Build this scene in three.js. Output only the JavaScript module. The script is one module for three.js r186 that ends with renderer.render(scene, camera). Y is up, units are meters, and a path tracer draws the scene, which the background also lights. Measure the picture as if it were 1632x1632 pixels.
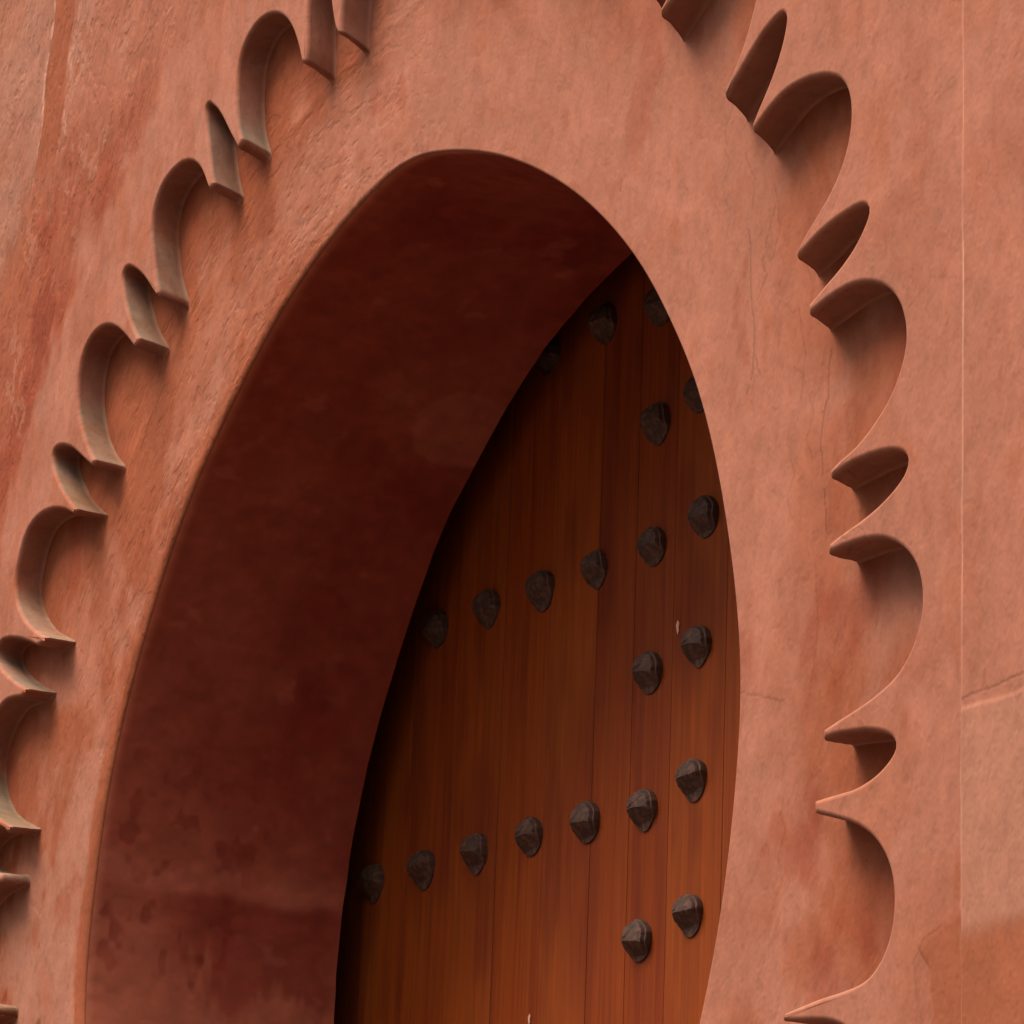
import * as THREE from 'three';
import { mergeGeometries, toCreasedNormals } from 'three/addons/utils/BufferGeometryUtils.js';

// ---------------------------------------------------------------- camera
const scene = new THREE.Scene();
const camera = new THREE.PerspectiveCamera(15.15, 1, 0.1, 300);
camera.rotation.order = 'YXZ';
camera.position.set(5.637, -1.723, 3.0);
camera.rotation.set(17.603 * Math.PI / 180, 59.524 * Math.PI / 180, 2.234 * Math.PI / 180);
scene.add(camera);

// ---------------------------------------------------------------- sky (overcast, brighter overhead), weak veiled sun, exposure
const SUN = new THREE.Vector3(-0.2, 0.88, 0.42).normalize();
const SKY_W = 256, SKY_H = 128;
{
  const d = new Float32Array(SKY_W * SKY_H * 4);
  for (let j = 0; j < SKY_H; j++) for (let i = 0; i < SKY_W; i++) {
    const el = ((j + 0.5) / SKY_H - 0.5) * Math.PI, s = Math.max(0, Math.sin(el));
    const b = 0.03 + 1.07 * Math.pow(s, 2.0), o = (j * SKY_W + i) * 4;
    d[o] = b; d[o + 1] = b * 0.985; d[o + 2] = b * 0.96; d[o + 3] = 1;
  }
  const t = new THREE.DataTexture(d, SKY_W, SKY_H, THREE.RGBAFormat, THREE.FloatType);
  t.mapping = THREE.EquirectangularReflectionMapping; t.magFilter = THREE.LinearFilter; t.minFilter = THREE.LinearFilter;
  t.needsUpdate = true;
  scene.background = t; scene.environment = t;
}
const sun = new THREE.DirectionalLight(0xffead4, 1.5);
sun.position.copy(SUN).multiplyScalar(20); sun.target.position.set(0, 0, 0);
sun.castShadow = true; sun.shadow.radius = 62; sun.shadow.mapSize.set(2048, 2048);
Object.assign(sun.shadow.camera, { left: -8, right: 8, top: 8, bottom: -8, near: 1, far: 60 });
scene.add(sun, sun.target);
const EXPOSURE = 5.6;

// ---------------------------------------------------------------- measures (metres; the facade plane is z = 0, the arch axis x = 0)
const GROUND = -3.32, RELIEF = 0.06, REVEAL = 0.6125, DOOR = 0.692;

// ---------------------------------------------------------------- noise
function mulberry(a) { return () => { a |= 0; a = a + 0x6D2B79F5 | 0; let t = Math.imul(a ^ a >>> 15, 1 | a); t = t + Math.imul(t ^ t >>> 7, 61 | t) ^ t; return ((t ^ t >>> 14) >>> 0) / 4294967296; }; }
const P512 = (() => { const r = mulberry(77), p = new Uint8Array(512), q = [...Array(256).keys()]; for (let i = 255; i > 0; i--) { const j = Math.floor(r() * (i + 1)); [q[i], q[j]] = [q[j], q[i]]; } for (let i = 0; i < 512; i++) p[i] = q[i & 255]; return p; })();
const GR = (() => { const r = mulberry(5), g = new Float32Array(256); for (let i = 0; i < 256; i++) g[i] = r(); return g; })();
function vn(x, y) {                                                  // value noise 0..1
  const xi = Math.floor(x), yi = Math.floor(y), fx = x - xi, fy = y - yi, u = fx * fx * (3 - 2 * fx), v = fy * fy * (3 - 2 * fy);
  const X = xi & 255, Y = yi & 255, a = P512[X] + Y, b = P512[(X + 1) & 255] + Y;
  const g00 = GR[P512[a & 511]], g01 = GR[P512[(a + 1) & 511]], g10 = GR[P512[b & 511]], g11 = GR[P512[(b + 1) & 511]];
  return (g00 + (g10 - g00) * u) * (1 - v) + (g01 + (g11 - g01) * u) * v;
}
function fbm(x, y, o) { let s = 0, a = 0.5, t = 0; for (let i = 0; i < o; i++) { s += a * vn(x, y); t += a; a *= 0.55; x = x * 2.03 + 17.1; y = y * 2.03 + 9.7; } return s / t; }
const sst = (a, b, x) => { const t = Math.min(1, Math.max(0, (x - a) / (b - a))); return t * t * (3 - 2 * t); };
const mixc = (c, d, t) => { c[0] += (d[0] - c[0]) * t; c[1] += (d[1] - c[1]) * t; c[2] += (d[2] - c[2]) * t; };

// ---------------------------------------------------------------- the scalloped outline, in order down each side (x, y pairs)
const pts = (a) => { const o = []; for (let i = 0; i < a.length; i += 2) o.push([a[i], a[i + 1]]); return o; };
const mir = (p) => p.map(([x, y]) => [-x, y]);
const shift = (p, dx, dy) => p.map(([x, y]) => [x + dx, y + dy]);
const L = {
  S1: pts([-.181, 1.279, -.191, 1.307, -.202, 1.341, -.214, 1.385, -.228, 1.425, -.248, 1.447, -.272, 1.447, -.288, 1.420, -.292, 1.376, -.292, 1.330, -.287, 1.296, -.283, 1.268]),
  L1t: pts([-.288, 1.25, -.308, 1.256]),
  L1: pts([-.32, 1.284, -.333, 1.311, -.358, 1.35, -.386, 1.379, -.422, 1.402, -.461, 1.413, -.499, 1.415, -.532, 1.405, -.559, 1.386, -.575, 1.357, -.579, 1.325, -.576, 1.29, -.568, 1.238, -.559, 1.207]),
  L1b: pts([-.541, 1.18, -.557, 1.166]),
  S2: pts([-.577, 1.189, -.595, 1.209, -.615, 1.234, -.636, 1.259, -.654, 1.28, -.684, 1.303, -.7, 1.313, -.708, 1.315, -.711, 1.303, -.71, 1.287, -.698, 1.254, -.688, 1.224, -.679, 1.196, -.672, 1.172, -.663, 1.147]),
  L2t: pts([-.652, 1.125, -.676, 1.122]),
  L2: pts([-.683, 1.13, -.697, 1.152, -.714, 1.177, -.738, 1.198, -.766, 1.213, -.798, 1.222, -.833, 1.222, -.868, 1.214, -.892, 1.203, -.91, 1.184, -.923, 1.163, -.929, 1.135, -.923, 1.103, -.91, 1.065, -.899, 1.027, -.885, .993]),
  L2b: pts([-.875, .974, -.874, .958]),
  S3: pts([-.893, .97, -.911, .988, -.93, 1.007, -.952, 1.027, -.98, 1.046, -1.005, 1.062, -1.025, 1.072, -1.044, 1.073, -1.052, 1.064, -1.05, 1.048, -1.042, 1.026, -1.032, 1.003, -1.017, .975, -.996, .945, -.975, .918]),
  L3t: pts([-.949, .892, -.974, .882]),
  L3: pts([-1.002, .906, -1.034, .932, -1.07, .955, -1.105, .969, -1.142, .976, -1.178, .971, -1.205, .957, -1.224, .936, -1.231, .908, -1.233, .879, -1.231, .849, -1.219, .811, -1.2, .776, -1.172, .736, -1.146, .705]),
  L3b: pts([-1.121, .683, -1.137, .676]),
  S4: pts([-1.161, .69, -1.185, .706, -1.215, .726, -1.243, .743, -1.278, .758, -1.303, .763, -1.328, .765, -1.336, .758, -1.334, .743, -1.328, .726, -1.309, .698, -1.274, .662, -1.239, .632, -1.215, .614]),
  L4t: pts([-1.194, .598, -1.211, .592]),
  L4: pts([-1.231, .602, -1.259, .615, -1.294, .625, -1.329, .633, -1.363, .634, -1.395, .631, -1.426, .623, -1.446, .604, -1.461, .582, -1.47, .555, -1.478, .531, -1.479, .505, -1.465, .469, -1.431, .427, -1.38, .392, -1.336, .371]),
  L4b: pts([-1.29, .35, -1.341, .345]),
  S5: pts([-1.394, .368, -1.453, .386, -1.496, .395, -1.532, .398, -1.552, .386, -1.547, .362, -1.52, .336, -1.48, .312, -1.423, .282]),
  L5t: pts([-1.368, .259, -1.401, .25]),
  L5: pts([-1.453, .259, -1.48, .258, -1.504, .253, -1.535, .238, -1.568, .21, -1.588, .173, -1.592, .14, -1.575, .088, -1.53, .043, -1.476, .013, -1.43, -.006]),
  L5b: pts([-1.393, -.022, -1.419, -.03]),
};
const R = {
  R1u: pts([1.219, .83, 1.204, .803, 1.197, .784, 1.187, .761, 1.174, .739, 1.159, .717, 1.143, .699]),
  R1b: pts([1.129, .686, 1.131, .666]),
  S1: pts([1.136, .672, 1.149, .684, 1.17, .697, 1.188, .711, 1.204, .723, 1.225, .737, 1.246, .747, 1.267, .753, 1.283, .757, 1.289, .747, 1.288, .733, 1.283, .715, 1.276, .697, 1.263, .675, 1.251, .655, 1.236, .639, 1.221, .622]),
  R2t: pts([1.203, .599, 1.207, .584]),
  R2: pts([1.213, .588, 1.231, .598, 1.257, .612, 1.285, .622, 1.325, .624, 1.368, .618, 1.408, .607, 1.433, .59, 1.447, .571, 1.456, .546, 1.457, .519, 1.452, .49, 1.442, .465, 1.425, .437, 1.401, .415, 1.374, .395, 1.346, .376]),
  R2b: pts([1.324, .355, 1.327, .343]),
  S2: pts([1.345, .35, 1.368, .358, 1.39, .367, 1.419, .371, 1.449, .375, 1.475, .376, 1.491, .375, 1.501, .369, 1.504, .36, 1.5, .351, 1.491, .339, 1.479, .326, 1.464, .313, 1.445, .301, 1.424, .291, 1.402, .282, 1.382, .273]),
  R3t: pts([1.358, .262, 1.36, .245]),
  R3: pts([1.378, .25, 1.402, .255, 1.431, .259, 1.458, .26, 1.485, .257, 1.511, .249, 1.535, .238, 1.554, .225, 1.568, .21, 1.58, .193, 1.588, .173, 1.592, .152, 1.592, .133, 1.587, .116, 1.575, .088, 1.556, .064, 1.53, .043, 1.496, .022, 1.476, .013, 1.451, .007, 1.431, .002]),
  R3b: pts([1.416, -.006, 1.419, -.019]),
  S3: pts([1.44, -.013, 1.464, -.009, 1.492, -.009, 1.52, -.01, 1.547, -.012, 1.571, -.017, 1.587, -.024, 1.596, -.032, 1.6, -.039, 1.597, -.048, 1.591, -.058, 1.579, -.066, 1.564, -.074, 1.546, -.082, 1.529, -.088, 1.509, -.094, 1.487, -.099, 1.461, -.103, 1.442, -.107]),
  R4t: pts([1.417, -.114, 1.415, -.13]),
  R4: pts([1.436, -.127, 1.467, -.128, 1.494, -.128, 1.526, -.133, 1.553, -.141, 1.575, -.152, 1.595, -.166, 1.612, -.183, 1.625, -.203, 1.631, -.224, 1.633, -.246, 1.632, -.264, 1.625, -.284, 1.614, -.304, 1.6, -.322, 1.581, -.336, 1.563, -.345, 1.539, -.354, 1.5, -.364, 1.456, -.372]),
  R4b: pts([1.409, -.381, 1.409, -.397]),
  S4: pts([1.427, -.395, 1.45, -.397, 1.475, -.4, 1.502, -.403, 1.525, -.407, 1.548, -.414, 1.565, -.422, 1.574, -.43, 1.577, -.438, 1.573, -.446, 1.562, -.454, 1.549, -.462, 1.531, -.469, 1.512, -.475, 1.493, -.478, 1.468, -.48, 1.441, -.479, 1.414, -.479]),
  R5t: pts([1.39, -.479, 1.39, -.497]),
  R5: pts([1.402, -.501, 1.424, -.508, 1.451, -.517, 1.478, -.527, 1.498, -.536, 1.518, -.548, 1.542, -.568, 1.559, -.59, 1.57, -.615, 1.574, -.638, 1.574, -.661, 1.57, -.686, 1.561, -.708, 1.544, -.728, 1.524, -.743, 1.505, -.749, 1.481, -.753, 1.454, -.755, 1.427, -.756, 1.393, -.758, 1.359, -.762]),
  R5b: pts([1.324, -.766, 1.321, -.777]),
};
const central = pts([-.157, 1.285, -.152, 1.31, -.15, 1.345, -.146, 1.39, -.125, 1.44, -.075, 1.475, 0, 1.488, .075, 1.475, .125, 1.445, .143, 1.415, .15, 1.385, .157, 1.365]);
const T0 = pts([-.152, 1.258, -.170, 1.265]);
const rev = (p) => p.slice().reverse();
// right side, top to bottom
const rightDown = [
  ['t', shift(mir(T0), 0, .085)], ['l', mir(L.S1)], ['t', mir(L.L1t)], ['l', mir(L.L1)], ['t', mir(L.L1b)], ['l', mir(L.S2)], ['t', mir(L.L2t)], ['l', mir(L.L2)], ['t', mir(L.L2b)],
  ['l', mir(L.S3)], ['t', pts([.938, .890, .941, .876])], ['l', [...pts([.957, .884, .976, .894]), ...mir(L.L3.slice(0, 10)), ...R.R1u]], ['t', R.R1b],
  ['l', R.S1], ['t', R.R2t], ['l', R.R2], ['t', R.R2b], ['l', R.S2], ['t', R.R3t], ['l', R.R3], ['t', R.R3b], ['l', R.S3], ['t', R.R4t], ['l', R.R4], ['t', R.R4b], ['l', R.S4], ['t', R.R5t], ['l', R.R5], ['t', R.R5b],
  ['l', shift(R.S4, -.095, -.385)], ['t', shift(R.R5t, -.1, -.385)], ['l', shift(R.R5, -.11, -.385)], ['t', pts([1.2, -1.15, 1.185, -1.18, 1.18, -1.6, 1.18, GROUND + .01])],
];
const leftDown = [
  ['t', T0], ['l', L.S1], ['t', L.L1t], ['l', L.L1], ['t', L.L1b], ['l', L.S2], ['t', L.L2t], ['l', L.L2], ['t', L.L2b], ['l', L.S3], ['t', L.L3t], ['l', L.L3], ['t', L.L3b],
  ['l', L.S4], ['t', L.L4t], ['l', L.L4], ['t', L.L4b], ['l', L.S5], ['t', L.L5t], ['l', L.L5], ['t', L.L5b],
  ['l', mir(R.S3)], ['t', shift(mir(R.R4t), -.012, 0)], ['l', mir(R.R4)], ['t', shift(mir(R.R4b), -.03, 0)], ['l', mir(R.S4)], ['t', mir(R.R5t)], ['l', mir(R.R5)], ['t', mir(R.R5b)],
  ['l', mir(shift(R.S4, -.095, -.385))], ['t', mir(shift(R.R5t, -.1, -.385))], ['l', mir(shift(R.R5, -.11, -.385))], ['t', mir(pts([1.2, -1.15, 1.185, -1.18, 1.18, -1.6, 1.18, GROUND + .01]))],
];
const segs = [...rightDown.slice().reverse().map(([k, p]) => [k, rev(p)]), ['l', rev(central)], ...leftDown];
function smooth(p) { return p.map((q, i) => i === 0 || i === p.length - 1 ? q : [(p[i - 1][0] + 2 * q[0] + p[i + 1][0]) / 4, (p[i - 1][1] + 2 * q[1] + p[i + 1][1]) / 4]); }
const outline = [], lobeRange = [];                                   // outline: {x, y, tip}; lobeRange: [from, to] indices of each scallop
{
  let tipMid = 0;
  segs.forEach(([k, p], si) => {
    if (k === 't') {
      const a = outline.length;
      p.forEach(([x, y]) => outline.push({ x, y, tip: 1 }));
      const mid = a + Math.floor(p.length / 2);
      if (si > 0) lobeRange.push([tipMid, si === segs.length - 1 ? a : mid]);
      tipMid = si === 0 ? a + p.length - 1 : mid;
    } else {
      const pa = segs[si - 1][1].at(-1), pb = segs[si + 1][1][0];
      const c = smooth([pa, ...p, pb]).map(([x, y]) => new THREE.Vector3(x, y, 0));
      const cv = new THREE.CatmullRomCurve3(c, false, 'centripetal'), n = Math.max(8, Math.round(cv.getLength() / 0.007)), q = cv.getSpacedPoints(n);
      for (let i = 1; i < n; i++) outline.push({ x: q[i].x, y: q[i].y, tip: 0 });
    }
  });
  const n = outline.length;
  for (let i = 0; i < n; i++) {
    const a = outline[(i + n - 1) % n], b = outline[i], c = outline[(i + 1) % n];
    let ax = b.x - a.x, ay = b.y - a.y, bx = c.x - b.x, by = c.y - b.y; const la = Math.hypot(ax, ay) || 1, lb = Math.hypot(bx, by) || 1;
    let nx = ay / la + by / lb, ny = -(ax / la + bx / lb); const l = Math.hypot(nx, ny) || 1;
    b.nx = nx / l; b.ny = ny / l;
  }
  const tips = outline.filter((o) => o.tip && o.y > -1.1);
  for (const o of outline) {
    let d = 9; for (const t of tips) d = Math.min(d, Math.hypot(o.x - t.x, o.y - t.y));
    o.flare = Math.pow(Math.max(0, 1 - d / 0.05), 1.3);
    const cx = -o.x, cy = 0.15 - o.y, l = Math.hypot(cx, cy); o.gx = cx / l; o.gy = cy / l;
    if ((o.x > 1.25 && o.y < -.05) || (o.x < -1.2 && o.y < .45)) o.flare *= .35;
  }
}
// ---------------------------------------------------------------- the arch outline
const archRaw = pts([-1.112, -.303, -1.102, -.206, -1.093, -.108, -1.078, -.019, -1.053, .062, -1.027, .131, -.995, .202, -.967, .252, -.939, .307, -.906, .36, -.874, .413, -.836, .467, -.788, .528, -.742, .579, -.696, .623, -.637, .669, -.575, .721, -.514, .772, -.455, .808, -.391, .843, -.331, .87, -.271, .896, -.232, .909, -.187, .924, -.13, .938, -.08, .95, -.04, .957, -.001, .961, .038, .96, .083, .952, .139, .938, .205, .916, .27, .891, .323, .87, .377, .844, .429, .815, .481, .785, .532, .752, .583, .719, .649, .669, .701, .622, .753, .573, .791, .531, .825, .492, .853, .455, .88, .416, .908, .376, .932, .339, .953, .305, .977, .262, .995, .226, 1.021, .164, 1.044, .103, 1.062, .04, 1.079, -.025, 1.093, -.083, 1.106, -.142, 1.113, -.201, 1.116, -.257, 1.114, -.313, 1.109, -.367, 1.102, -.435, 1.087, -.536, 1.069, -.612, 1.048, -.676, 1.025, -.734, .995, -.81, .965, -.9, .948, -1.0, .945, -1.1]);
const arch = [];                                                      // counter-clockwise: up the right, over, down the left
{
  let p = rev(archRaw);
  p = [[.945, GROUND + .01], [.945, -2.2], [.945, -1.5], ...p, [-1.118, -.36], [-1.110, -.435], [-1.090, -.536], [-1.069, -.612], [-1.046, -.676], [-1.02, -.734], [-.99, -.81], [-.96, -.9], [-.948, -1.0], [-.945, -1.1], [-.945, -1.5], [-.945, -2.2], [-.945, GROUND + .01]];
  for (let k = 0; k < 3; k++) p = smooth(p);
  const cv = new THREE.CatmullRomCurve3(p.map(([x, y]) => new THREE.Vector3(x, y, 0)), false, 'centripetal'), n = 520, q = cv.getSpacedPoints(n);
  for (let i = 0; i <= n; i++) arch.push({ x: q[i].x, y: q[i].y });
  const N = (a) => { for (let i = 0; i < a.length; i++) { const b = a[Math.max(0, i - 1)], c = a[Math.min(a.length - 1, i + 1)], dx = c.x - b.x, dy = c.y - b.y, l = Math.hypot(dx, dy); a[i].nx = dy / l; a[i].ny = -dx / l; } };
  N(arch);
  for (const a of arch) { const w = Math.max(0, -a.nx) * (a.y > -1 ? 1 : .5); a.x -= .02 * w; a.y += .009 * w; a.r = .005 + .004 * w; a.w = .005 + .021 * w; }
  N(arch);
}

// ---------------------------------------------------------------- geometry helpers
function strip(rows, closed = false) {                                // rows of equal length: {x,y,z,nx,ny,nz,u,v,c?}
  const w = rows[0].length, pos = [], nor = [], uv = [], col = [], idx = [];
  for (const r of rows) for (const p of r) { pos.push(p.x, p.y, p.z); nor.push(p.nx, p.ny, p.nz); uv.push(p.u, p.v); col.push(...(p.c || [1, 1, 1])); }
  for (let j = 0; j + 1 < rows.length; j++) for (let i = 0; i + 1 < w + (closed ? 1 : 0); i++) { const a = j * w + i, b = j * w + (i + 1) % w, c = a + w, d = b + w; idx.push(a, c, b, b, c, d); }
  let dot = 0;                                                        // wind the faces to agree with the given normals
  for (let q = 0; q < idx.length; q += 3) {
    const [A, B, C] = [idx[q] * 3, idx[q + 1] * 3, idx[q + 2] * 3], e = [0, 1, 2].map((m) => pos[B + m] - pos[A + m]), f = [0, 1, 2].map((m) => pos[C + m] - pos[A + m]);
    dot += (e[1] * f[2] - e[2] * f[1]) * nor[A] + (e[2] * f[0] - e[0] * f[2]) * nor[A + 1] + (e[0] * f[1] - e[1] * f[0]) * nor[A + 2];
  }
  if (dot < 0) for (let q = 0; q < idx.length; q += 3) [idx[q + 1], idx[q + 2]] = [idx[q + 2], idx[q + 1]];
  const g = new THREE.BufferGeometry();
  g.setAttribute('position', new THREE.Float32BufferAttribute(pos, 3)); g.setAttribute('normal', new THREE.Float32BufferAttribute(nor, 3));
  g.setAttribute('uv', new THREE.Float32BufferAttribute(uv, 2)); g.setAttribute('color', new THREE.Float32BufferAttribute(col, 3)); g.setIndex(idx);
  return g;
}
function flat(outer, hole, z) {                                       // a flat face with a hole, uv in metres
  const s = outer.map(([x, y]) => new THREE.Vector2(x, y)), h = hole ? [hole.map(([x, y]) => new THREE.Vector2(x, y))] : [];
  const tri = THREE.ShapeUtils.triangulateShape(s, h), all = [...s, ...(h[0] || [])], g = new THREE.BufferGeometry(), pos = [], nor = [], uv = [], col = [];
  for (const p of all) { pos.push(p.x, p.y, z); nor.push(0, 0, 1); uv.push(p.x, p.y); col.push(1, 1, 1); }
  g.setAttribute('position', new THREE.Float32BufferAttribute(pos, 3)); g.setAttribute('normal', new THREE.Float32BufferAttribute(nor, 3));
  g.setAttribute('uv', new THREE.Float32BufferAttribute(uv, 2)); g.setAttribute('color', new THREE.Float32BufferAttribute(col, 3));
  const idx = []; for (const [a, b, c] of tri) { const A = all[a], B = all[b], C = all[c]; const cr = (B.x - A.x) * (C.y - A.y) - (B.y - A.y) * (C.x - A.x); cr > 0 ? idx.push(a, b, c) : idx.push(a, c, b); }
  g.setIndex(idx); return g;
}
function mesh(name, geo, mat, parent) { const m = new THREE.Mesh(geo, mat); m.name = name; m.castShadow = m.receiveShadow = true; parent.add(m); return m; }

// ---------------------------------------------------------------- textures
const TX0 = -2.05, TY0 = -1.45, TS = 4.1, TN = 2048;                  // the stretch of wall that the plaster maps cover
function tex(data, n, m, srgb) {
  const t = new THREE.DataTexture(data, n, m, srgb ? THREE.RGBAFormat : THREE.RedFormat, srgb ? THREE.UnsignedByteType : THREE.FloatType);
  t.magFilter = t.minFilter = THREE.LinearFilter; t.wrapS = t.wrapT = THREE.MirroredRepeatWrapping; if (srgb) t.colorSpace = THREE.SRGBColorSpace; t.needsUpdate = true; return t;
}
const PINK = [192, 125, 102], PALE = [199, 137, 115], ORANGE = [174, 96, 65], RED = [158, 75, 50], CHALK = [186, 128, 106], DUST = [150, 120, 100];
// hairline cracks: wandering lines drawn into a mask
function crackMask() {
  const m = new Float32Array(TN * TN), r = mulberry(31);
  const line = (p, w = 1, branch = .25) => {
    for (let i = 0; i + 1 < p.length; i++) {
      const [x0, y0] = p[i], [x1, y1] = p[i + 1], l = Math.hypot(x1 - x0, y1 - y0), n = Math.ceil(l / .0012); let off = 0, gap = 0;
      for (let k = 0; k < n; k++) {
        off += (r() - .5) * .0016 - off * .05; if (gap > 0) { gap--; continue; } if (r() < .008) gap = 6 + r() * 20;
        const t = k / n, x = x0 + (x1 - x0) * t - (y1 - y0) / l * off, y = y0 + (y1 - y0) * t + (x1 - x0) / l * off;
        const px = (x - TX0) / TS * TN, py = (y - TY0) / TS * TN, ix = Math.floor(px), iy = Math.floor(py);
        for (let a = 0; a <= 1; a++) for (let b = 0; b <= 1; b++) { const q = (iy + b) * TN + ix + a; if (q >= 0 && q < m.length) m[q] = Math.max(m[q], w * (1 - Math.abs(ix + a + .5 - px) * .6) * (.5 + .5 * r())); }
        if (branch && r() < .004 * branch * 4) { const a = r() * 6.28, e = .02 + r() * .05; line([[x, y], [x + Math.cos(a) * e, y + Math.sin(a) * e]], w * .8, 0); }
      }
    }
  };
  return { m, line };
}
const archR = (() => { const t = new Float32Array(721).fill(1); for (const p of arch) if (p.y > -1.2) { const b = Math.round((Math.atan2(p.x, p.y) / Math.PI + 1) * 360); for (let q = -1; q <= 1; q++) if (t[b + q] !== undefined) t[b + q] = Math.hypot(p.x, p.y); } return (a) => { const f = (a / Math.PI + 1) * 360, i = Math.min(719, Math.floor(f)); return t[i] + (t[i + 1] - t[i]) * (f - i); }; })();
function plaster(kind) {                                              // kind: 'front' (outer face) or 'band' (sunk face round the arch)
  const col = new Uint8Array(TN * TN * 4), hgt = new Float32Array(TN * TN), cm = crackMask();
  if (kind === 'band') {
    cm.line(pts([1.112, .47, 1.118, .435, 1.123, .362, 1.134, .308, 1.129, .229, 1.114, .194]), .9);
    cm.line(pts([1.334, .21, 1.325, .135, 1.31, .081, 1.318, .022, 1.329, -.066]), .9);
    cm.line(pts([1.183, .485, 1.152, .404, 1.164, .38, 1.137, .348]), .7);
    cm.line(pts([1.116, -.259, 1.173, -.278, 1.229, -.297]), .6); cm.line(pts([1.18, .52, 1.2, .45, 1.175, .40]), .6);
    for (let q = 0; q < 9; q++) { const a = .55 + q * .16 + (q % 3) * .05, e = 1.2 + (q * 37 % 10) * .018, x = Math.sin(a) * e, y = Math.cos(a) * e; cm.line([[x, y], [x + .012, y - .03], [x - .006, y - .065], [x + .01, y - .1]], .45, .3); }
    cm.line(pts([1.1, .6, 1.13, .54, 1.12, .5]), .5); cm.line(pts([1.25, .3, 1.27, .22, 1.26, .15]), .5); cm.line(pts([1.3, -.1, 1.31, -.22, 1.29, -.3]), .4);
    cm.line(pts([.742, .674, .743, .668]), 1, 0); cm.line(pts([.7425, .663, .743, .656]), 1, 0);
  } else {
    cm.line(pts([1.725, -.409, 1.786, -.405, 1.854, -.399, 1.95, -.39]), .8, .1); cm.line(pts([1.681, -.70, 1.64, -.714, 1.624, -.745, 1.638, -.823, 1.645, -.95]), .5, .1);
    cm.line(pts([1.6, .18, 1.66, .21, 1.72, .19]), .3); cm.line(pts([1.47, -.37, 1.52, -.41]), .5); cm.line(pts([1.43, .02, 1.45, -.003]), .6); cm.line(pts([1.46, -.12, 1.43, -.105, 1.5, -.113]), .6);
  }
  const c = [0, 0, 0];
  for (let j = 0; j < TN; j++) for (let i = 0; i < TN; i++) {
    const x = TX0 + (i + .5) / TN * TS, y = TY0 + (j + .5) / TN * TS, k = j * TN + i, rr = Math.hypot(x, y);
    if (kind === 'band' ? rr > 1.95 || (rr < .9 && y < .4) || (Math.abs(x) < .8 && y < .4) : rr < .95 || (Math.abs(x) < 1.1 && y < .6)) { col[k * 4] = PINK[0]; col[k * 4 + 1] = PINK[1]; col[k * 4 + 2] = PINK[2]; col[k * 4 + 3] = 255; continue; }
    const wx = x + (vn(x * 5, y * 5) - .5) * .06, wy = y + (vn(x * 5 + 40, y * 5) - .5) * .06;
    const big = fbm(wx * 1.5 + 3, wy * 1.1, 3), mid = fbm(wx * 7, wy * 5.8 + 8, 4), streak = fbm(wx * 26, wy * 9, 3), fine = fbm(x * 60 + 5, y * 34, 3), speck = vn(x * 260, y * 190), pit = sst(.56, .72, fbm(x * 95 + 3, y * 42 + (vn(x * 20, y * 20) - .5) * 2, 2)), cloud = sst(.3, .7, fbm(wx * 13 + 20, wy * 9, 4));
    // trowel dents run along the ring of the arch; on the outer face they run nearly upright
    const ang = Math.atan2(x, y), tu = kind === 'band' ? (rr - .04 * ang) * 26 : wx * 24, tv = kind === 'band' ? ang * 15 + rr * 6 : wy * 13;
    const dent = fbm(tu, tv, 3), cut = sst(.55, .68, fbm(tu * 2.3 + 7, tv * 2.1, 3)), left = sst(.2, -.9, x);
    c[0] = PINK[0]; c[1] = PINK[1]; c[2] = PINK[2];
    mixc(c, PALE, sst(.5, .75, big) * .5 + sst(.55, .8, mid) * .25);
    let orange, red = 0, chalk = 0, rough = .25;
    if (kind === 'front') {
      const collar = sst(1.66, 1.78, rr + (mid - .5) * .14 + (streak - .5) * .06);
      orange = collar * left * (.75 + .25 * sst(.42, .6, big)) + .30 * sst(.52, .7, mid) + .16 * sst(.55, .75, streak) + sst(.2, .9, left) * .25 * sst(.4, .6, streak);
      red = collar * left * (.35 + .65 * sst(.42, .58, mid * .7 + streak * .3)) * .95 * sst(1.6, 1.2, y + .2 * (mid - .5)); orange *= 1 - .6 * collar * left * sst(1.2, 1.55, y + .2 * (mid - .5));
      const fx = x + .083 * (1.84 - y) * 0 + 1.518 + (1.67 - y) * .09 + (vn(y * 9, 3) - .5) * .025;       // old flaking edge left of the arch
      const flakeBand = sst(0, -.012, fx) * sst(-.75, -.02, fx);
      chalk = left * (flakeBand * (.45 + .55 * sst(.42, .6, mid)) * sst(1.1, 1.5, y + .5 * (mid - .5)) + .9 * sst(.1, .14, fx) * sst(.3, .2, fx) * sst(1.45, 1.65, y + .3 * (mid - .5)) * sst(.42, .55, streak * .5 + fine * .5) + .5 * sst(.58, .66, fbm(wx * 9 + 31, wy * 7, 3)) * collar * sst(.4, .6, fine));
      const strip = sst(-.004, .006, fx) * sst(.12, .10, fx) * sst(1.3, 1.5, y); orange = Math.max(orange, strip); const lips = (sst(-.022, -.006, fx) * sst(.003, -.003, fx) + .8 * sst(.098, .112, fx) * sst(.17, .12, fx) * sst(.35, .55, streak)) * sst(1.38, 1.5, y + .2 * (mid - .5)) * (.4 + .6 * sst(.35, .55, fine)); mixc(c, [222, 172, 152], Math.min(1, lips) * .8); orange *= 1 - .9 * Math.min(1, lips); red *= 1 - Math.min(1, lips); chalk *= 1 - Math.min(1, lips); hgt[k] += Math.min(1, lips) * .0012;
      chalk *= 1 - strip; red *= 1 - .8 * strip; red *= 1 - .8 * sst(0, -.02, fx) * sst(.9, 1.3, y);
      rough = .25 + .75 * collar * left;
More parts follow.
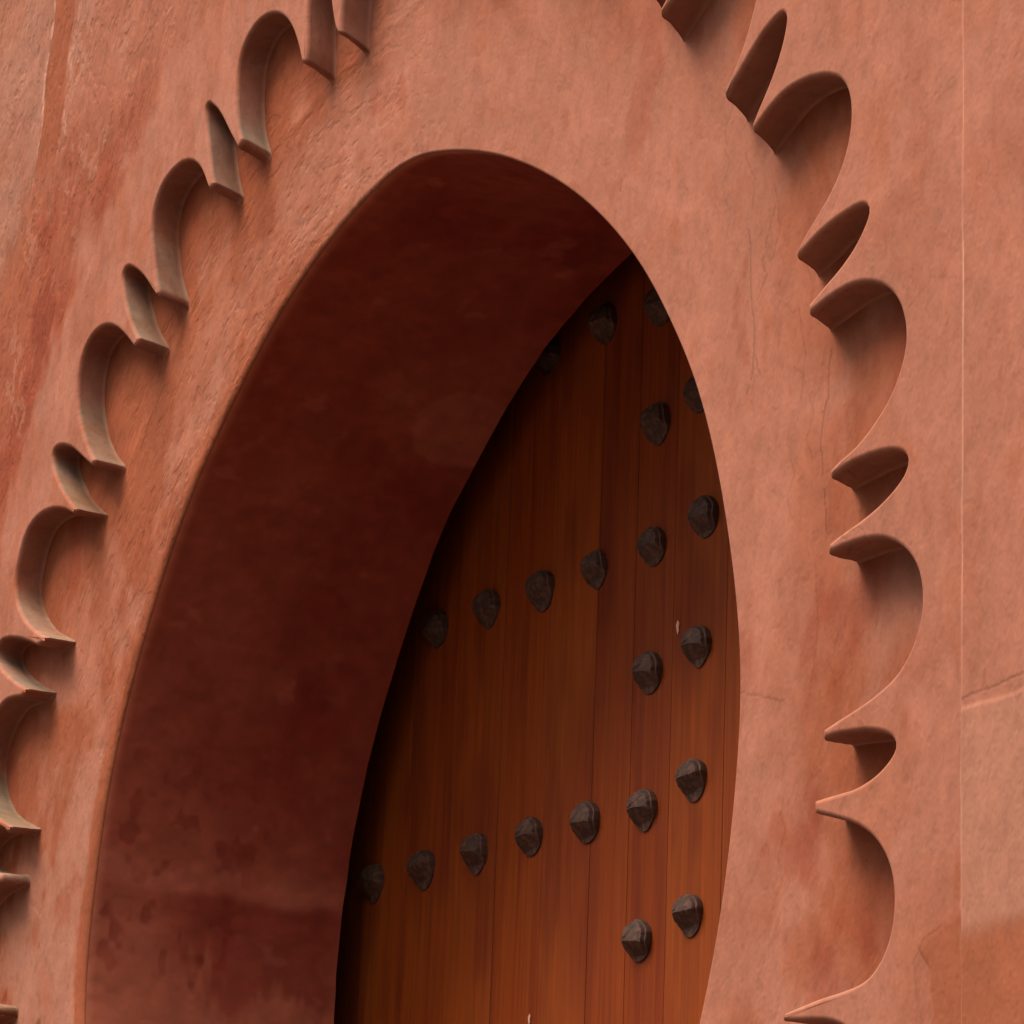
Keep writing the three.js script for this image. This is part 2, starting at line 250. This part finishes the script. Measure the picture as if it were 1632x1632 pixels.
      hgt[k] += -strip * .0012 + chalk * .0012 - red * .0008;
      { const e = Math.abs(x - 1.7265 - (vn(y * 14, 6) - .5) * .003); mixc(c, [224, 168, 146], sst(.0065, .002, e) * (.35 + .6 * sst(.35, .6, vn(y * 5, 9)))); orange *= 1 - .8 * sst(.0065, .002, e); }
      if (x > 1.725) {                                                // mended patches on the right-hand panel
        const e = y + .42 - .07 * (x - 1.725) * 0 + (vn(x * 30, y * 20) - .5) * .006, low = sst(-.70, -.735, y + .02 * (mid - .5));
        mixc(c, [199, 140, 117], sst(.01, -.01, e) * .6); orange *= 1 - .8 * sst(.004, -.004, e); mixc(c, [174, 97, 66], low * .8); hgt[k] += sst(.004, -.004, e) * .0012 - low * .0008;
      } else if (x > 1.5 && y < -.6) {
        const e = (x - (1.63 + .02 * Math.sin(y * 30))) * 8 + (mid - .5), q = sst(0, .06, e) * sst(-.69, -.72, y - (x - 1.66) * .4 + .02 * (mid - .5));
        orange = Math.max(orange * (1 - q), q * .75); hgt[k] += q * .001; orange += (1 - q) * sst(-.5, -.75, y) * .35 * sst(1.52, 1.62, x);
      }
    } else {
      const lobes = sst(1.12, 1.34, rr + (mid - .5) * .1), l2 = sst(.1, -.6, x);
      orange = (.3 + .4 * sst(1.28, 1.42, rr)) * lobes * sst(.3, .55, mid) + .6 * l2 * sst(.35, .6, big * .4 + mid * .6) * sst(-.35, .2, y + .3 * (mid - .5)) + (.22 + .2 * l2) * sst(.52, .68, mid) + .2 * sst(.58, .75, dent) + .6 * l2 * lobes * sst(.1, .5, y);
      red = .35 * l2 * sst(.52, .66, dent * .6 + mid * .4) * sst(1.25, .95, rr) * sst(-.3, .3, y) + .4 * sst(1.25, 1.42, rr) * sst(.5, .66, fbm(wx * 10 + 70, wy * 6, 3)) + .25 * sst(.64, .74, fbm(wx * 10 + 70, wy * 6, 3));
      chalk = l2 * sst(.25, -.2, y) * .75 * sst(.3, .5, big * .4 + cloud * .4 + .1);
      rough = .25 + .6 * sst(.25, -.3, x) * sst(-.2, .3, y);
      const strip = sst(.044, .026, rr - archR(ang) + (mid - .5) * .03) * sst(.0, -.45, x); orange = Math.max(orange, strip * .95); chalk *= 1 - strip; red *= 1 - .7 * strip; hgt[k] = -strip * .0005;
      // worn-off spots low on the left of the band
      const sp = sst(.70, .76, fbm(wx * 22 + 9, wy * 9 + 3, 2)) * sst(-.0, -.35, y) * l2; red = Math.max(red, sp); hgt[k] += -sp * .0015 + chalk * .0006;
      // long trowel ridge that follows the top of the arch
      const ridge = rr - (1.27 + .02 * Math.sin(ang * 9) + .02 * (mid - .5)); hgt[k] += .0016 * Math.exp(-(ridge * ridge) / .0002) * sst(.1, .6, y) * sst(.5, .1, x) * (.5 + dent);
    }
    mixc(c, ORANGE, Math.min(1, orange)); mixc(c, RED, Math.min(.95, red)); mixc(c, CHALK, Math.min(.85, chalk));
    const f = 1 + (fine - .5) * .08 + (speck - .5) * .05 + (streak - .5) * .03 + (cloud - .5) * .05 - pit * .025 - cut * .03 * rough; const ck = cm.m[k];
    for (let q = 0; q < 3; q++) col[k * 4 + q] = Math.max(0, Math.min(255, c[q] * f * (1 - .2 * ck)));
    col[k * 4 + 3] = 255;
    hgt[k] += (big - .5) * .007 + (mid - .5) * .0036 + (dent - .5) * .0028 * rough + (fine - .5) * .0007 * (.45 + rough) + (streak - .5) * .0008 * rough + (speck - .5) * .00025 - ck * .0005 - pit * .0007 * (.15 + rough * .7) - cut * .0009 * rough;
  }
  return { map: tex(col, TN, TN, true), bump: tex(hgt, TN, TN, false) };
}
function place(t) { t.repeat.set(1 / TS, 1 / TS); t.offset.set(-TX0 / TS, -TY0 / TS); return t; }
function plasterMaterial(kind) {
  const { map, bump } = plaster(kind);
  return new THREE.MeshPhysicalMaterial({ map: place(map), bumpMap: place(bump), bumpScale: 1, roughness: .92, specularIntensity: .15, vertexColors: true, color: new THREE.Color().setRGB(.45, .45, .45) });
}
const frontMat = plasterMaterial('front'), bandMat = plasterMaterial('band');
const PATCH = (() => { let s = 0; for (let i = 1; i < arch.length; i++) { s += Math.hypot(arch[i].x - arch[i - 1].x, arch[i].y - arch[i - 1].y); if (arch[i].x < 0 && arch[i].y < .72) break; } return s; })();
const STAIN = (() => { let s = 0; for (let i = 1; i < arch.length; i++) { s += Math.hypot(arch[i].x - arch[i - 1].x, arch[i].y - arch[i - 1].y); if (arch[i].x < 0 && arch[i].y < -.14) break; } return s; })();
const revealMat = (() => {                                            // uv: metres along the arch, metres inward
  const W = 2048, H = 512, LEN = 8.2, DEP = .75, col = new Uint8Array(W * H * 4), hgt = new Float32Array(W * H), c = [0, 0, 0];
  for (let j = 0; j < H; j++) for (let i = 0; i < W; i++) {
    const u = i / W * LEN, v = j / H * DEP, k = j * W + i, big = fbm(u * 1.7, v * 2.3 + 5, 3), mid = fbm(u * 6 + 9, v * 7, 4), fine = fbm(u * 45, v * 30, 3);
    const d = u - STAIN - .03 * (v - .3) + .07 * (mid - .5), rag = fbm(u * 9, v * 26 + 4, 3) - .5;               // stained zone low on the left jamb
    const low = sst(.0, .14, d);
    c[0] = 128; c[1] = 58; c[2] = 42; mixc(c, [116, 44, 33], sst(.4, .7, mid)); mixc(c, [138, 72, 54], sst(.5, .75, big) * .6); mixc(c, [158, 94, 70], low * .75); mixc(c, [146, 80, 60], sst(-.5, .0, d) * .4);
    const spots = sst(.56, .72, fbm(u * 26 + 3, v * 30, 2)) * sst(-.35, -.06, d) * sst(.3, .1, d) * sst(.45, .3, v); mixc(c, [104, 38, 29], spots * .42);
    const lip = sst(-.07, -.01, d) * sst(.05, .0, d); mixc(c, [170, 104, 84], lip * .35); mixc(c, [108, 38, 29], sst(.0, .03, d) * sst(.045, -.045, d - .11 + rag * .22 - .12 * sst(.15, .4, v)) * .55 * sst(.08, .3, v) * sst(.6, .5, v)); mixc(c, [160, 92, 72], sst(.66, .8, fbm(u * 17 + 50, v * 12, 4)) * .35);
    const pd = Math.hypot((u - PATCH) / .09, (v - .5) / .12) + (mid - .5) * .8; mixc(c, [158, 92, 72], sst(1.05, .85, pd) * .5);
    const edge = sst(.03, .0, v); mixc(c, [182, 112, 86], edge * .8);
    const f = 1 + (fine - .5) * .2; for (let q = 0; q < 3; q++) col[k * 4 + q] = Math.min(255, c[q] * f); col[k * 4 + 3] = 255;
    hgt[k] = (big - .5) * .012 + (mid - .5) * .006 + (fine - .5) * .0014 + lip * .0018 - spots * .0006;
  }
  const m = tex(col, W, H, true), b = tex(hgt, W, H, false); for (const t of [m, b]) t.repeat.set(1 / LEN, 1 / DEP);
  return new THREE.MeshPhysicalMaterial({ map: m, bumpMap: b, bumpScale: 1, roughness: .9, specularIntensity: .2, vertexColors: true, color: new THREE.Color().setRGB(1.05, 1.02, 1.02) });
})();
const recessMat = new THREE.MeshStandardMaterial({ color: new THREE.Color().setRGB(.018, .010, .008), roughness: .95 });
const woodMats = (() => {
  const W = 512, H = 2048, col = new Uint8Array(W * H * 4), hgt = new Float32Array(W * H), rg = new Uint8Array(W * H * 4), c = [0, 0, 0];
  for (let j = 0; j < H; j++) for (let i = 0; i < W; i++) {
    const x = i / W * 1.2, y = j / H * 5, k = j * W + i, w = fbm(x * 3, y * .7, 3), g = fbm(x * 42 + w * 6, y * 1.6, 4), f = fbm(x * 190, y * 5, 2), s = fbm(x * 8, y * 2.5 + 7, 3);
    c[0] = 170; c[1] = 74; c[2] = 14; mixc(c, [150, 58, 10], sst(.4, .7, g) * .7); mixc(c, [182, 86, 18], sst(.45, .75, w) * .6); mixc(c, [128, 44, 9], sst(.6, .82, s) * .5);
    const m = 1 + (f - .5) * .22; for (let q = 0; q < 3; q++) col[k * 4 + q] = Math.min(255, c[q] * m); col[k * 4 + 3] = 255;
    hgt[k] = (g - .5) * .0010 + (f - .5) * .0004; const ro = 120 + s * 80; rg[k * 4] = rg[k * 4 + 1] = rg[k * 4 + 2] = ro; rg[k * 4 + 3] = 255;
  }
  const map = tex(col, W, H, true), bump = tex(hgt, W, H, false), rough = tex(rg, W, H, true); rough.colorSpace = THREE.NoColorSpace;
  for (const t of [map, bump, rough]) t.repeat.set(1 / 1.2, 1 / 5);
  return [[.44, .44, .38], [.405, .385, .33], [.43, .415, .35]].map((q) => new THREE.MeshPhysicalMaterial({ map, bumpMap: bump, bumpScale: 1, roughnessMap: rough, roughness: 1, specularIntensity: .35, color: new THREE.Color().setRGB(...q) }));
})();
const ironMat = (() => {
  const N = 256, col = new Uint8Array(N * N * 4), hgt = new Float32Array(N * N);
  for (let j = 0; j < N; j++) for (let i = 0; i < N; i++) { const k = j * N + i, a = fbm(i / 18, j / 18, 4), b = vn(i / 3, j / 3), t = sst(.4, .65, a); col[k * 4] = 58 + 22 * t + 6 * b; col[k * 4 + 1] = 39 + 13 * t + 6 * b; col[k * 4 + 2] = 32 + 9 * t + 5 * b; col[k * 4 + 3] = 255; hgt[k] = (a - .5) * .0009 + (b - .5) * .00015; }
  const map = tex(col, N, N, true), bump = tex(hgt, N, N, false); for (const t of [map, bump]) t.repeat.set(10, 10);
  return new THREE.MeshPhysicalMaterial({ map, bumpMap: bump, bumpScale: 1, roughness: .6, specularIntensity: .35, metalness: 0 });
})();

// ---------------------------------------------------------------- the wall
const wall = new THREE.Group(); wall.name = 'gate_wall'; wall.position.set(0, 0, 0);
wall.userData = { label: 'pink clay plastered gate wall with scalloped horseshoe arch around a wooden door', category: 'wall', kind: 'thing' };
scene.add(wall);
const XR = 1.725, TOP = 4.6, XL = -7, XE = 8;
{
  const BEV = .0085, n = outline.length;
  // outer face with the scalloped opening cut out, and the rounded arris at its right-hand step
  const hole = outline.map((o) => [o.x + o.nx * BEV, o.y + o.ny * BEV]);
  const face = flat([[XL, GROUND - .02], [XR + .02, GROUND - .02], [XR + .02, TOP], [XL, TOP]], hole, 0);
  mesh('facade_face', face, frontMat, wall);
  const seam = (y) => XR + (fbm(y * 3, 2, 3) - .5) * .004, er = [[], [], [], [], [], [], []], ys = []; for (let y = GROUND - .02; y < TOP; y += .02) ys.push(y); ys.push(TOP);
  for (let k = 0; k <= 5; k++) { const a = (1 - k / 5) * Math.PI / 2, rr = .007; er[k] = ys.map((y) => ({ x: seam(y) + rr * (1 - Math.sin(a)), y, z: .0045 - rr * (1 - Math.cos(a)), nx: -Math.sin(a), ny: 0, nz: Math.cos(a), u: XR + .006, v: y, c: [1, 1, 1].map((q) => q + .4 * Math.pow(Math.max(0, Math.sin(Math.PI * k / 5)), 1) * sst(.3, .6, vn(y * 7, 4))) })); }
  er[6] = ys.map((y) => ({ x: XE, y, z: .0045, nx: 0, ny: 0, nz: 1, u: XE, v: y }));
  er[5].forEach((p) => { p.u = p.x; });
  const panel = mesh('side_panel', strip(er), frontMat, wall);
  panel.userData.label = 'mended plain panel right of the upright step';
  // each scallop: rounded arris, side of the cut, soft fillet at the foot
  const dust = (ny, d) => { const t = sst(.05, .55, ny) * (.55 + .45 * vn(d * 40, 2)); return [1 - .42 * t, 1 + .10 * t, 1 + .18 * t]; };
  const prof = []; for (let k = 0; k <= 4; k++) { const a = k / 4 * Math.PI / 2; prof.push([BEV * (1 - Math.sin(a)), -BEV * (1 - Math.cos(a)), Math.sin(a), Math.cos(a)]); }
  for (const z of [-.016, -.024, -.034, -.044, -.052]) prof.push([0, z, 1, 0]);
  prof.push([-.0006, -.0572, .9, .43], [-.0018, -.0592, .6, .8], [-.0036, -.0603, .2, .98], [-.005, -.0625, 0, 1]);
  for (const [a, b] of lobeRange) {
    const rows = prof.map(([off, z, sn, cs]) => {
      const row = [];
      for (let i = a; i <= b; i++) {
        const o = outline[i % n], fl = o.flare * .028 * Math.pow(Math.min(1, -z / RELIEF), 1.4), wob = (fbm(o.x * 30 + z * 60, o.y * 30 - z * 40, 2) - .5) * .003 * Math.min(1, -z / .01);
        const x = o.x + o.nx * (off + wob) + o.gx * fl, y = o.y + o.ny * (off + wob) + o.gy * fl;
        row.push({ x, y, z, nx: -o.nx * sn, ny: -o.ny * sn, nz: cs, u: o.x + o.nx * (off - z), v: o.y + o.ny * (off - z), c: z < -.004 && sn > .5 ? dust(-o.ny, o.x + o.y) : [1, 1, 1] });
      }
      return row;
    });
    mesh('scallop', strip(rows), frontMat, wall);
  }
  // sunk band round the arch
  const lo = arch.map((o) => [o.x + o.nx * o.w, o.y + o.ny * o.w]);
  mesh('arch_band', flat([[-1.8, GROUND - .02], [1.8, GROUND - .02], [1.8, 1.8], [-1.8, 1.8]], lo, -RELIEF), bandMat, wall);
  const lip = []; for (let k = 0; k <= 8; k++) { const a = k / 8 * Math.PI / 2; lip.push(arch.map((o) => { const sx = Math.sin(a) / o.w, cz = Math.cos(a) / o.r, l = Math.hypot(sx, cz), e = o.w * (1 - Math.sin(a)); return { x: o.x + o.nx * e, y: o.y + o.ny * e, z: -RELIEF - o.r * (1 - Math.cos(a)), nx: -o.nx * sx / l, ny: -o.ny * sx / l, nz: cz / l, u: o.x + o.nx * e, v: o.y + o.ny * e }; })); }
  mesh('arch_edge', strip(lip), bandMat, wall);
  // deep reveal
  let s = 0; const len = arch.map((o, i) => { if (i) s += Math.hypot(o.x - arch[i - 1].x, o.y - arch[i - 1].y); return s; });
  const NZ = 24, rows = [];
  for (let k = 0; k <= NZ; k++) {
    const t = k / NZ;
    rows.push(arch.map((o, i) => {
      const z0 = -RELIEF - o.r, nick = t > .99 ? .012 * Math.exp(-Math.pow((len[i] - 4.55) / .012, 2)) + .004 * (fbm(len[i] * 25, 3, 3) - .5) : 0;
      const d = (fbm(len[i] * 3, t * 2 + 9, 3) - .5) * .02 * Math.sin(Math.PI * Math.min(1, t * 1.4) * .5) * (t < .02 ? 0 : 1) + nick, z = z0 + (-REVEAL - z0) * t;
      return { x: o.x + o.nx * d, y: o.y + o.ny * d, z, nx: -o.nx, ny: -o.ny, nz: 0, u: len[i], v: -z - RELIEF };
    }));
  }
  const rg = strip(rows); rg.computeVertexNormals();
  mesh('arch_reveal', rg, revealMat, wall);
  // dark recess behind the arch in which the door hangs
  const NX = 1.55, NT = 1.5, zb = -DOOR - .12, back = flat([[-NX, GROUND], [NX, GROUND], [NX, NT], [-NX, NT]], rows[NZ].map((o) => [o.x, o.y]), -REVEAL);
  const box = (w, h, d, x, y, z) => { const g = new THREE.BoxGeometry(w, h, d); g.translate(x, y, z); g.setAttribute('color', new THREE.Float32BufferAttribute(new Float32Array(g.attributes.position.count * 3).fill(1), 3)); return g; };
  const zc = (-REVEAL + zb) / 2, zd = -REVEAL - zb, H = NT - GROUND;
  mesh('door_recess', mergeGeometries([back, box(.2, H + .2, zd + .0, -NX - .1, GROUND + H / 2 + .1, zc), box(.2, H + .2, zd, NX + .1, GROUND + H / 2 + .1, zc), box(2 * NX, .2, zd, 0, NT + .1, zc), box(2 * NX + .4, H + .2, .1, 0, GROUND + H / 2 + .1, zb - .06)]), recessMat, wall);
  mesh('wall_top', box(XE - XL, .25, 1.1, (XE + XL) / 2, TOP + .125, -.5), frontMat, wall);
}

// ---------------------------------------------------------------- the door
const door = new THREE.Group(); door.name = 'wooden_door'; door.position.set(0, GROUND, -DOOR);
door.userData = { label: 'dark red brown plank door with rows of iron studs inside the arch', category: 'door', kind: 'thing' };
scene.add(door);
{
  const edges = [-1.343, -1.172, -1.001, -0.828, -0.647, -0.475, -0.304, -0.173, -0.041, 0.134, 0.305, 0.476, 0.647, 0.818, 0.989, 1.16, 1.331, 1.502, 1.673], r = mulberry(9);
  for (let i = 0; i + 1 < edges.length; i++) {
    const a = edges[i] + .0009, b = edges[i + 1] - .0009, w = b - a, h = 1.42 - GROUND - .02, proud = (r() - .5) * .0012, e = .0006;
    const sh = new THREE.Shape(); sh.moveTo(a, 0); sh.lineTo(b, 0); sh.lineTo(b, -.03); sh.lineTo(a, -.03);
    const pr = [[a, -.03], [a, -e], [a + e, 0], [b - e, 0], [b, -e], [b, -.03]], pos = [], nor = [], uv = [], idx = [], uo = r() * 3, vo = r() * 5;
    for (let k = 0; k + 1 < pr.length; k++) {
      const [x0, z0] = pr[k], [x1, z1] = pr[k + 1], l = Math.hypot(x1 - x0, z1 - z0), nx = -(z1 - z0) / l * -1 * -1, nz = (x1 - x0) / l, o = pos.length / 3;
      for (const [x, z] of [[x0, z0], [x1, z1]]) for (const y of [.02, h]) { pos.push(x, y, z + proud); nor.push(nx, 0, nz); uv.push(x + uo, y + vo); }
      idx.push(o, o + 2, o + 1, o + 1, o + 2, o + 3);
    }
    const g = new THREE.BufferGeometry(); g.setAttribute('position', new THREE.Float32BufferAttribute(pos, 3)); g.setAttribute('normal', new THREE.Float32BufferAttribute(nor, 3)); g.setAttribute('uv', new THREE.Float32BufferAttribute(uv, 2)); g.setIndex(idx);
    mesh('plank', g, woodMats[i === 6 || i === 7 ? 1 : i % 3 === 0 ? 2 : 0], door);
  }
  // hammered iron studs: a faceted, off-centre pyramid on a rounded foot
  const studGeo = (seed) => {
    const q = mulberry(seed), N = 40, M = 13, R0 = .0375, pos = [], idx = [], J = () => q() - .5;
    const ax = -.021 + J() * .005, ay = .001 + J() * .005, ah = .031 + J() * .003, tilt = J() * .22 - .03, cr = .5 + J() * .5, dip = .06 + q() * .1;
    const height = (x, y) => {
      const dx = x - ax, dy = y - ay - dx * tilt;
      const low = ah + dy * 1.1 - Math.max(0, dx) * .14, up = ah - Math.max(0, dy) * .26 - dx * .15, lft = ah + dx * 1.5 + Math.abs(dy) * .15;
      let h = Math.min(low, up, lft); h = .82 * h + .18 * .03 * Math.sqrt(Math.max(0, 1 - (x * x + y * y) / (R0 * R0 * 1.1)));
      const cd = (dy - dx * cr * 1.6) / Math.hypot(1, cr * 1.6); if (dy > .002 && dx > 0) h -= dip * .025 * Math.exp(-cd * cd / 5e-6);      // hammered crease in the upper face
      return Math.max(.0035, h);
    };
    for (let j = 0; j <= M; j++) for (let i = 0; i < N; i++) {
      const t = i / N * Math.PI * 2, rf = R0 * (1 + .09 * Math.pow(Math.max(0, Math.cos(t + 1.5)), 8) + .025 * Math.sin(3 * t + seed) + .02 * Math.sin(5 * t + seed * 2)), s = j === 0 ? 1 : (M - j) / (M - 1);
      const x = Math.cos(t) * rf * s, y = Math.sin(t) * rf * s, h = height(x, y), e = s > .9 ? .72 : 1;
      pos.push(x, y, j === 0 ? -.002 : h * e + (vn(x * 200 + seed, y * 200) - .5) * .0005);
    }
    for (let j = 0; j < M; j++) for (let i = 0; i < N; i++) { const a = j * N + i, b = j * N + (i + 1) % N; if (j < M - 1) idx.push(a, b, a + N, b, b + N, a + N); }
    const c0 = pos.length / 3; pos.push(0, 0, height(0, 0)); for (let i = 0; i < N; i++) idx.push((M - 1) * N + i, (M - 1) * N + (i + 1) % N, c0);
    let g = new THREE.BufferGeometry(); g.setAttribute('position', new THREE.Float32BufferAttribute(pos, 3)); g.setIndex(idx); g = g.toNonIndexed(); g.computeVertexNormals();
    const uv = []; for (let i = 0; i < g.attributes.position.count; i++) uv.push(g.attributes.position.getX(i) + seed * .013, g.attributes.position.getY(i)); g.setAttribute('uv', new THREE.Float32BufferAttribute(uv, 2));
    return toCreasedNormals(g, .62);
  };
  const geos = [3, 14, 25, 36, 47].map(studGeo);
  const spots = pts([-0.922, 0.407, -0.718, 0.403, -0.514, 0.392, -0.319, 0.388, -0.118, 0.385, 0.053, 0.4, -1.139, -0.082, -0.934, -0.089, -0.728, -0.092, -0.523, -0.094, -0.321, -0.102, -0.126, -0.113, 0.034, -0.088, -0.117, 0.625, -0.121, 0.143, -0.132, -0.354, 0.04, 0.159, 0.032, -0.333, -0.315, 0.883, -0.115, 0.861, 0.024, 0.646, -0.523, 0.879]);
  for (const y of [.86, .375, -.105, -.585]) for (const x of [.27, .46, .65, .84]) if (y < .8 || x < .5) spots.push([x, y]);          // the rows go on across the leaf
  for (const x of [-1.02, -.82, -.62, -.42, -.21, -.06]) spots.push([x, -.585]);
  spots.forEach(([x, y], i) => { const m = mesh('stud', geos[i % 5], ironMat, door); m.position.set(x + .012, y - GROUND, .001); m.rotation.z = (r() - .5) * .22; m.scale.setScalar(.95 + r() * .1); });
  const chipMat = new THREE.MeshStandardMaterial({ color: 0xb98a72, roughness: .9 });
  const chip = (x, y, s) => { const sh = new THREE.Shape(); [[0, 1], [.35, .5], [.2, -.1], [.3, -.5], [.0, -1], [-.25, -.3], [-.4, .4]].forEach(([a, b], i) => i ? sh.lineTo(a * s, b * s) : sh.moveTo(a * s, b * s)); const g = new THREE.ExtrudeGeometry(sh, { depth: .0015, bevelEnabled: false }); const m = mesh('splinter', g, chipMat, door); m.position.set(x, y - GROUND, .001); };
  chip(-0.022, 0.21, .014); chip(-0.497, -0.447, .011);
}

// ---------------------------------------------------------------- the ground in front of the wall
{
  const N = 256, col = new Uint8Array(N * N * 4);
  for (let j = 0; j < N; j++) for (let i = 0; i < N; i++) { const k = (j * N + i), a = fbm(i / 20, j / 20, 5); col[k * 4] = 54 + a * 30; col[k * 4 + 1] = 44 + a * 26; col[k * 4 + 2] = 38 + a * 22; col[k * 4 + 3] = 255; }
  const m = tex(col, N, N, true); m.repeat.set(60, 60);
  const g = new THREE.PlaneGeometry(160, 160); g.rotateX(-Math.PI / 2);
  const o = mesh('ground', g, new THREE.MeshStandardMaterial({ map: m, roughness: .95 }), scene); o.position.y = GROUND; o.userData = { kind: 'structure', label: 'dark earthen street in front of the gate wall', category: 'ground' };
}

// ---------------------------------------------------------------- renderer
const renderer = new THREE.WebGLRenderer({ antialias: true });
renderer.setSize(1024, 1024);
renderer.shadowMap.enabled = true;
renderer.toneMapping = THREE.LinearToneMapping;
renderer.toneMappingExposure = EXPOSURE;
renderer.render(scene, camera);
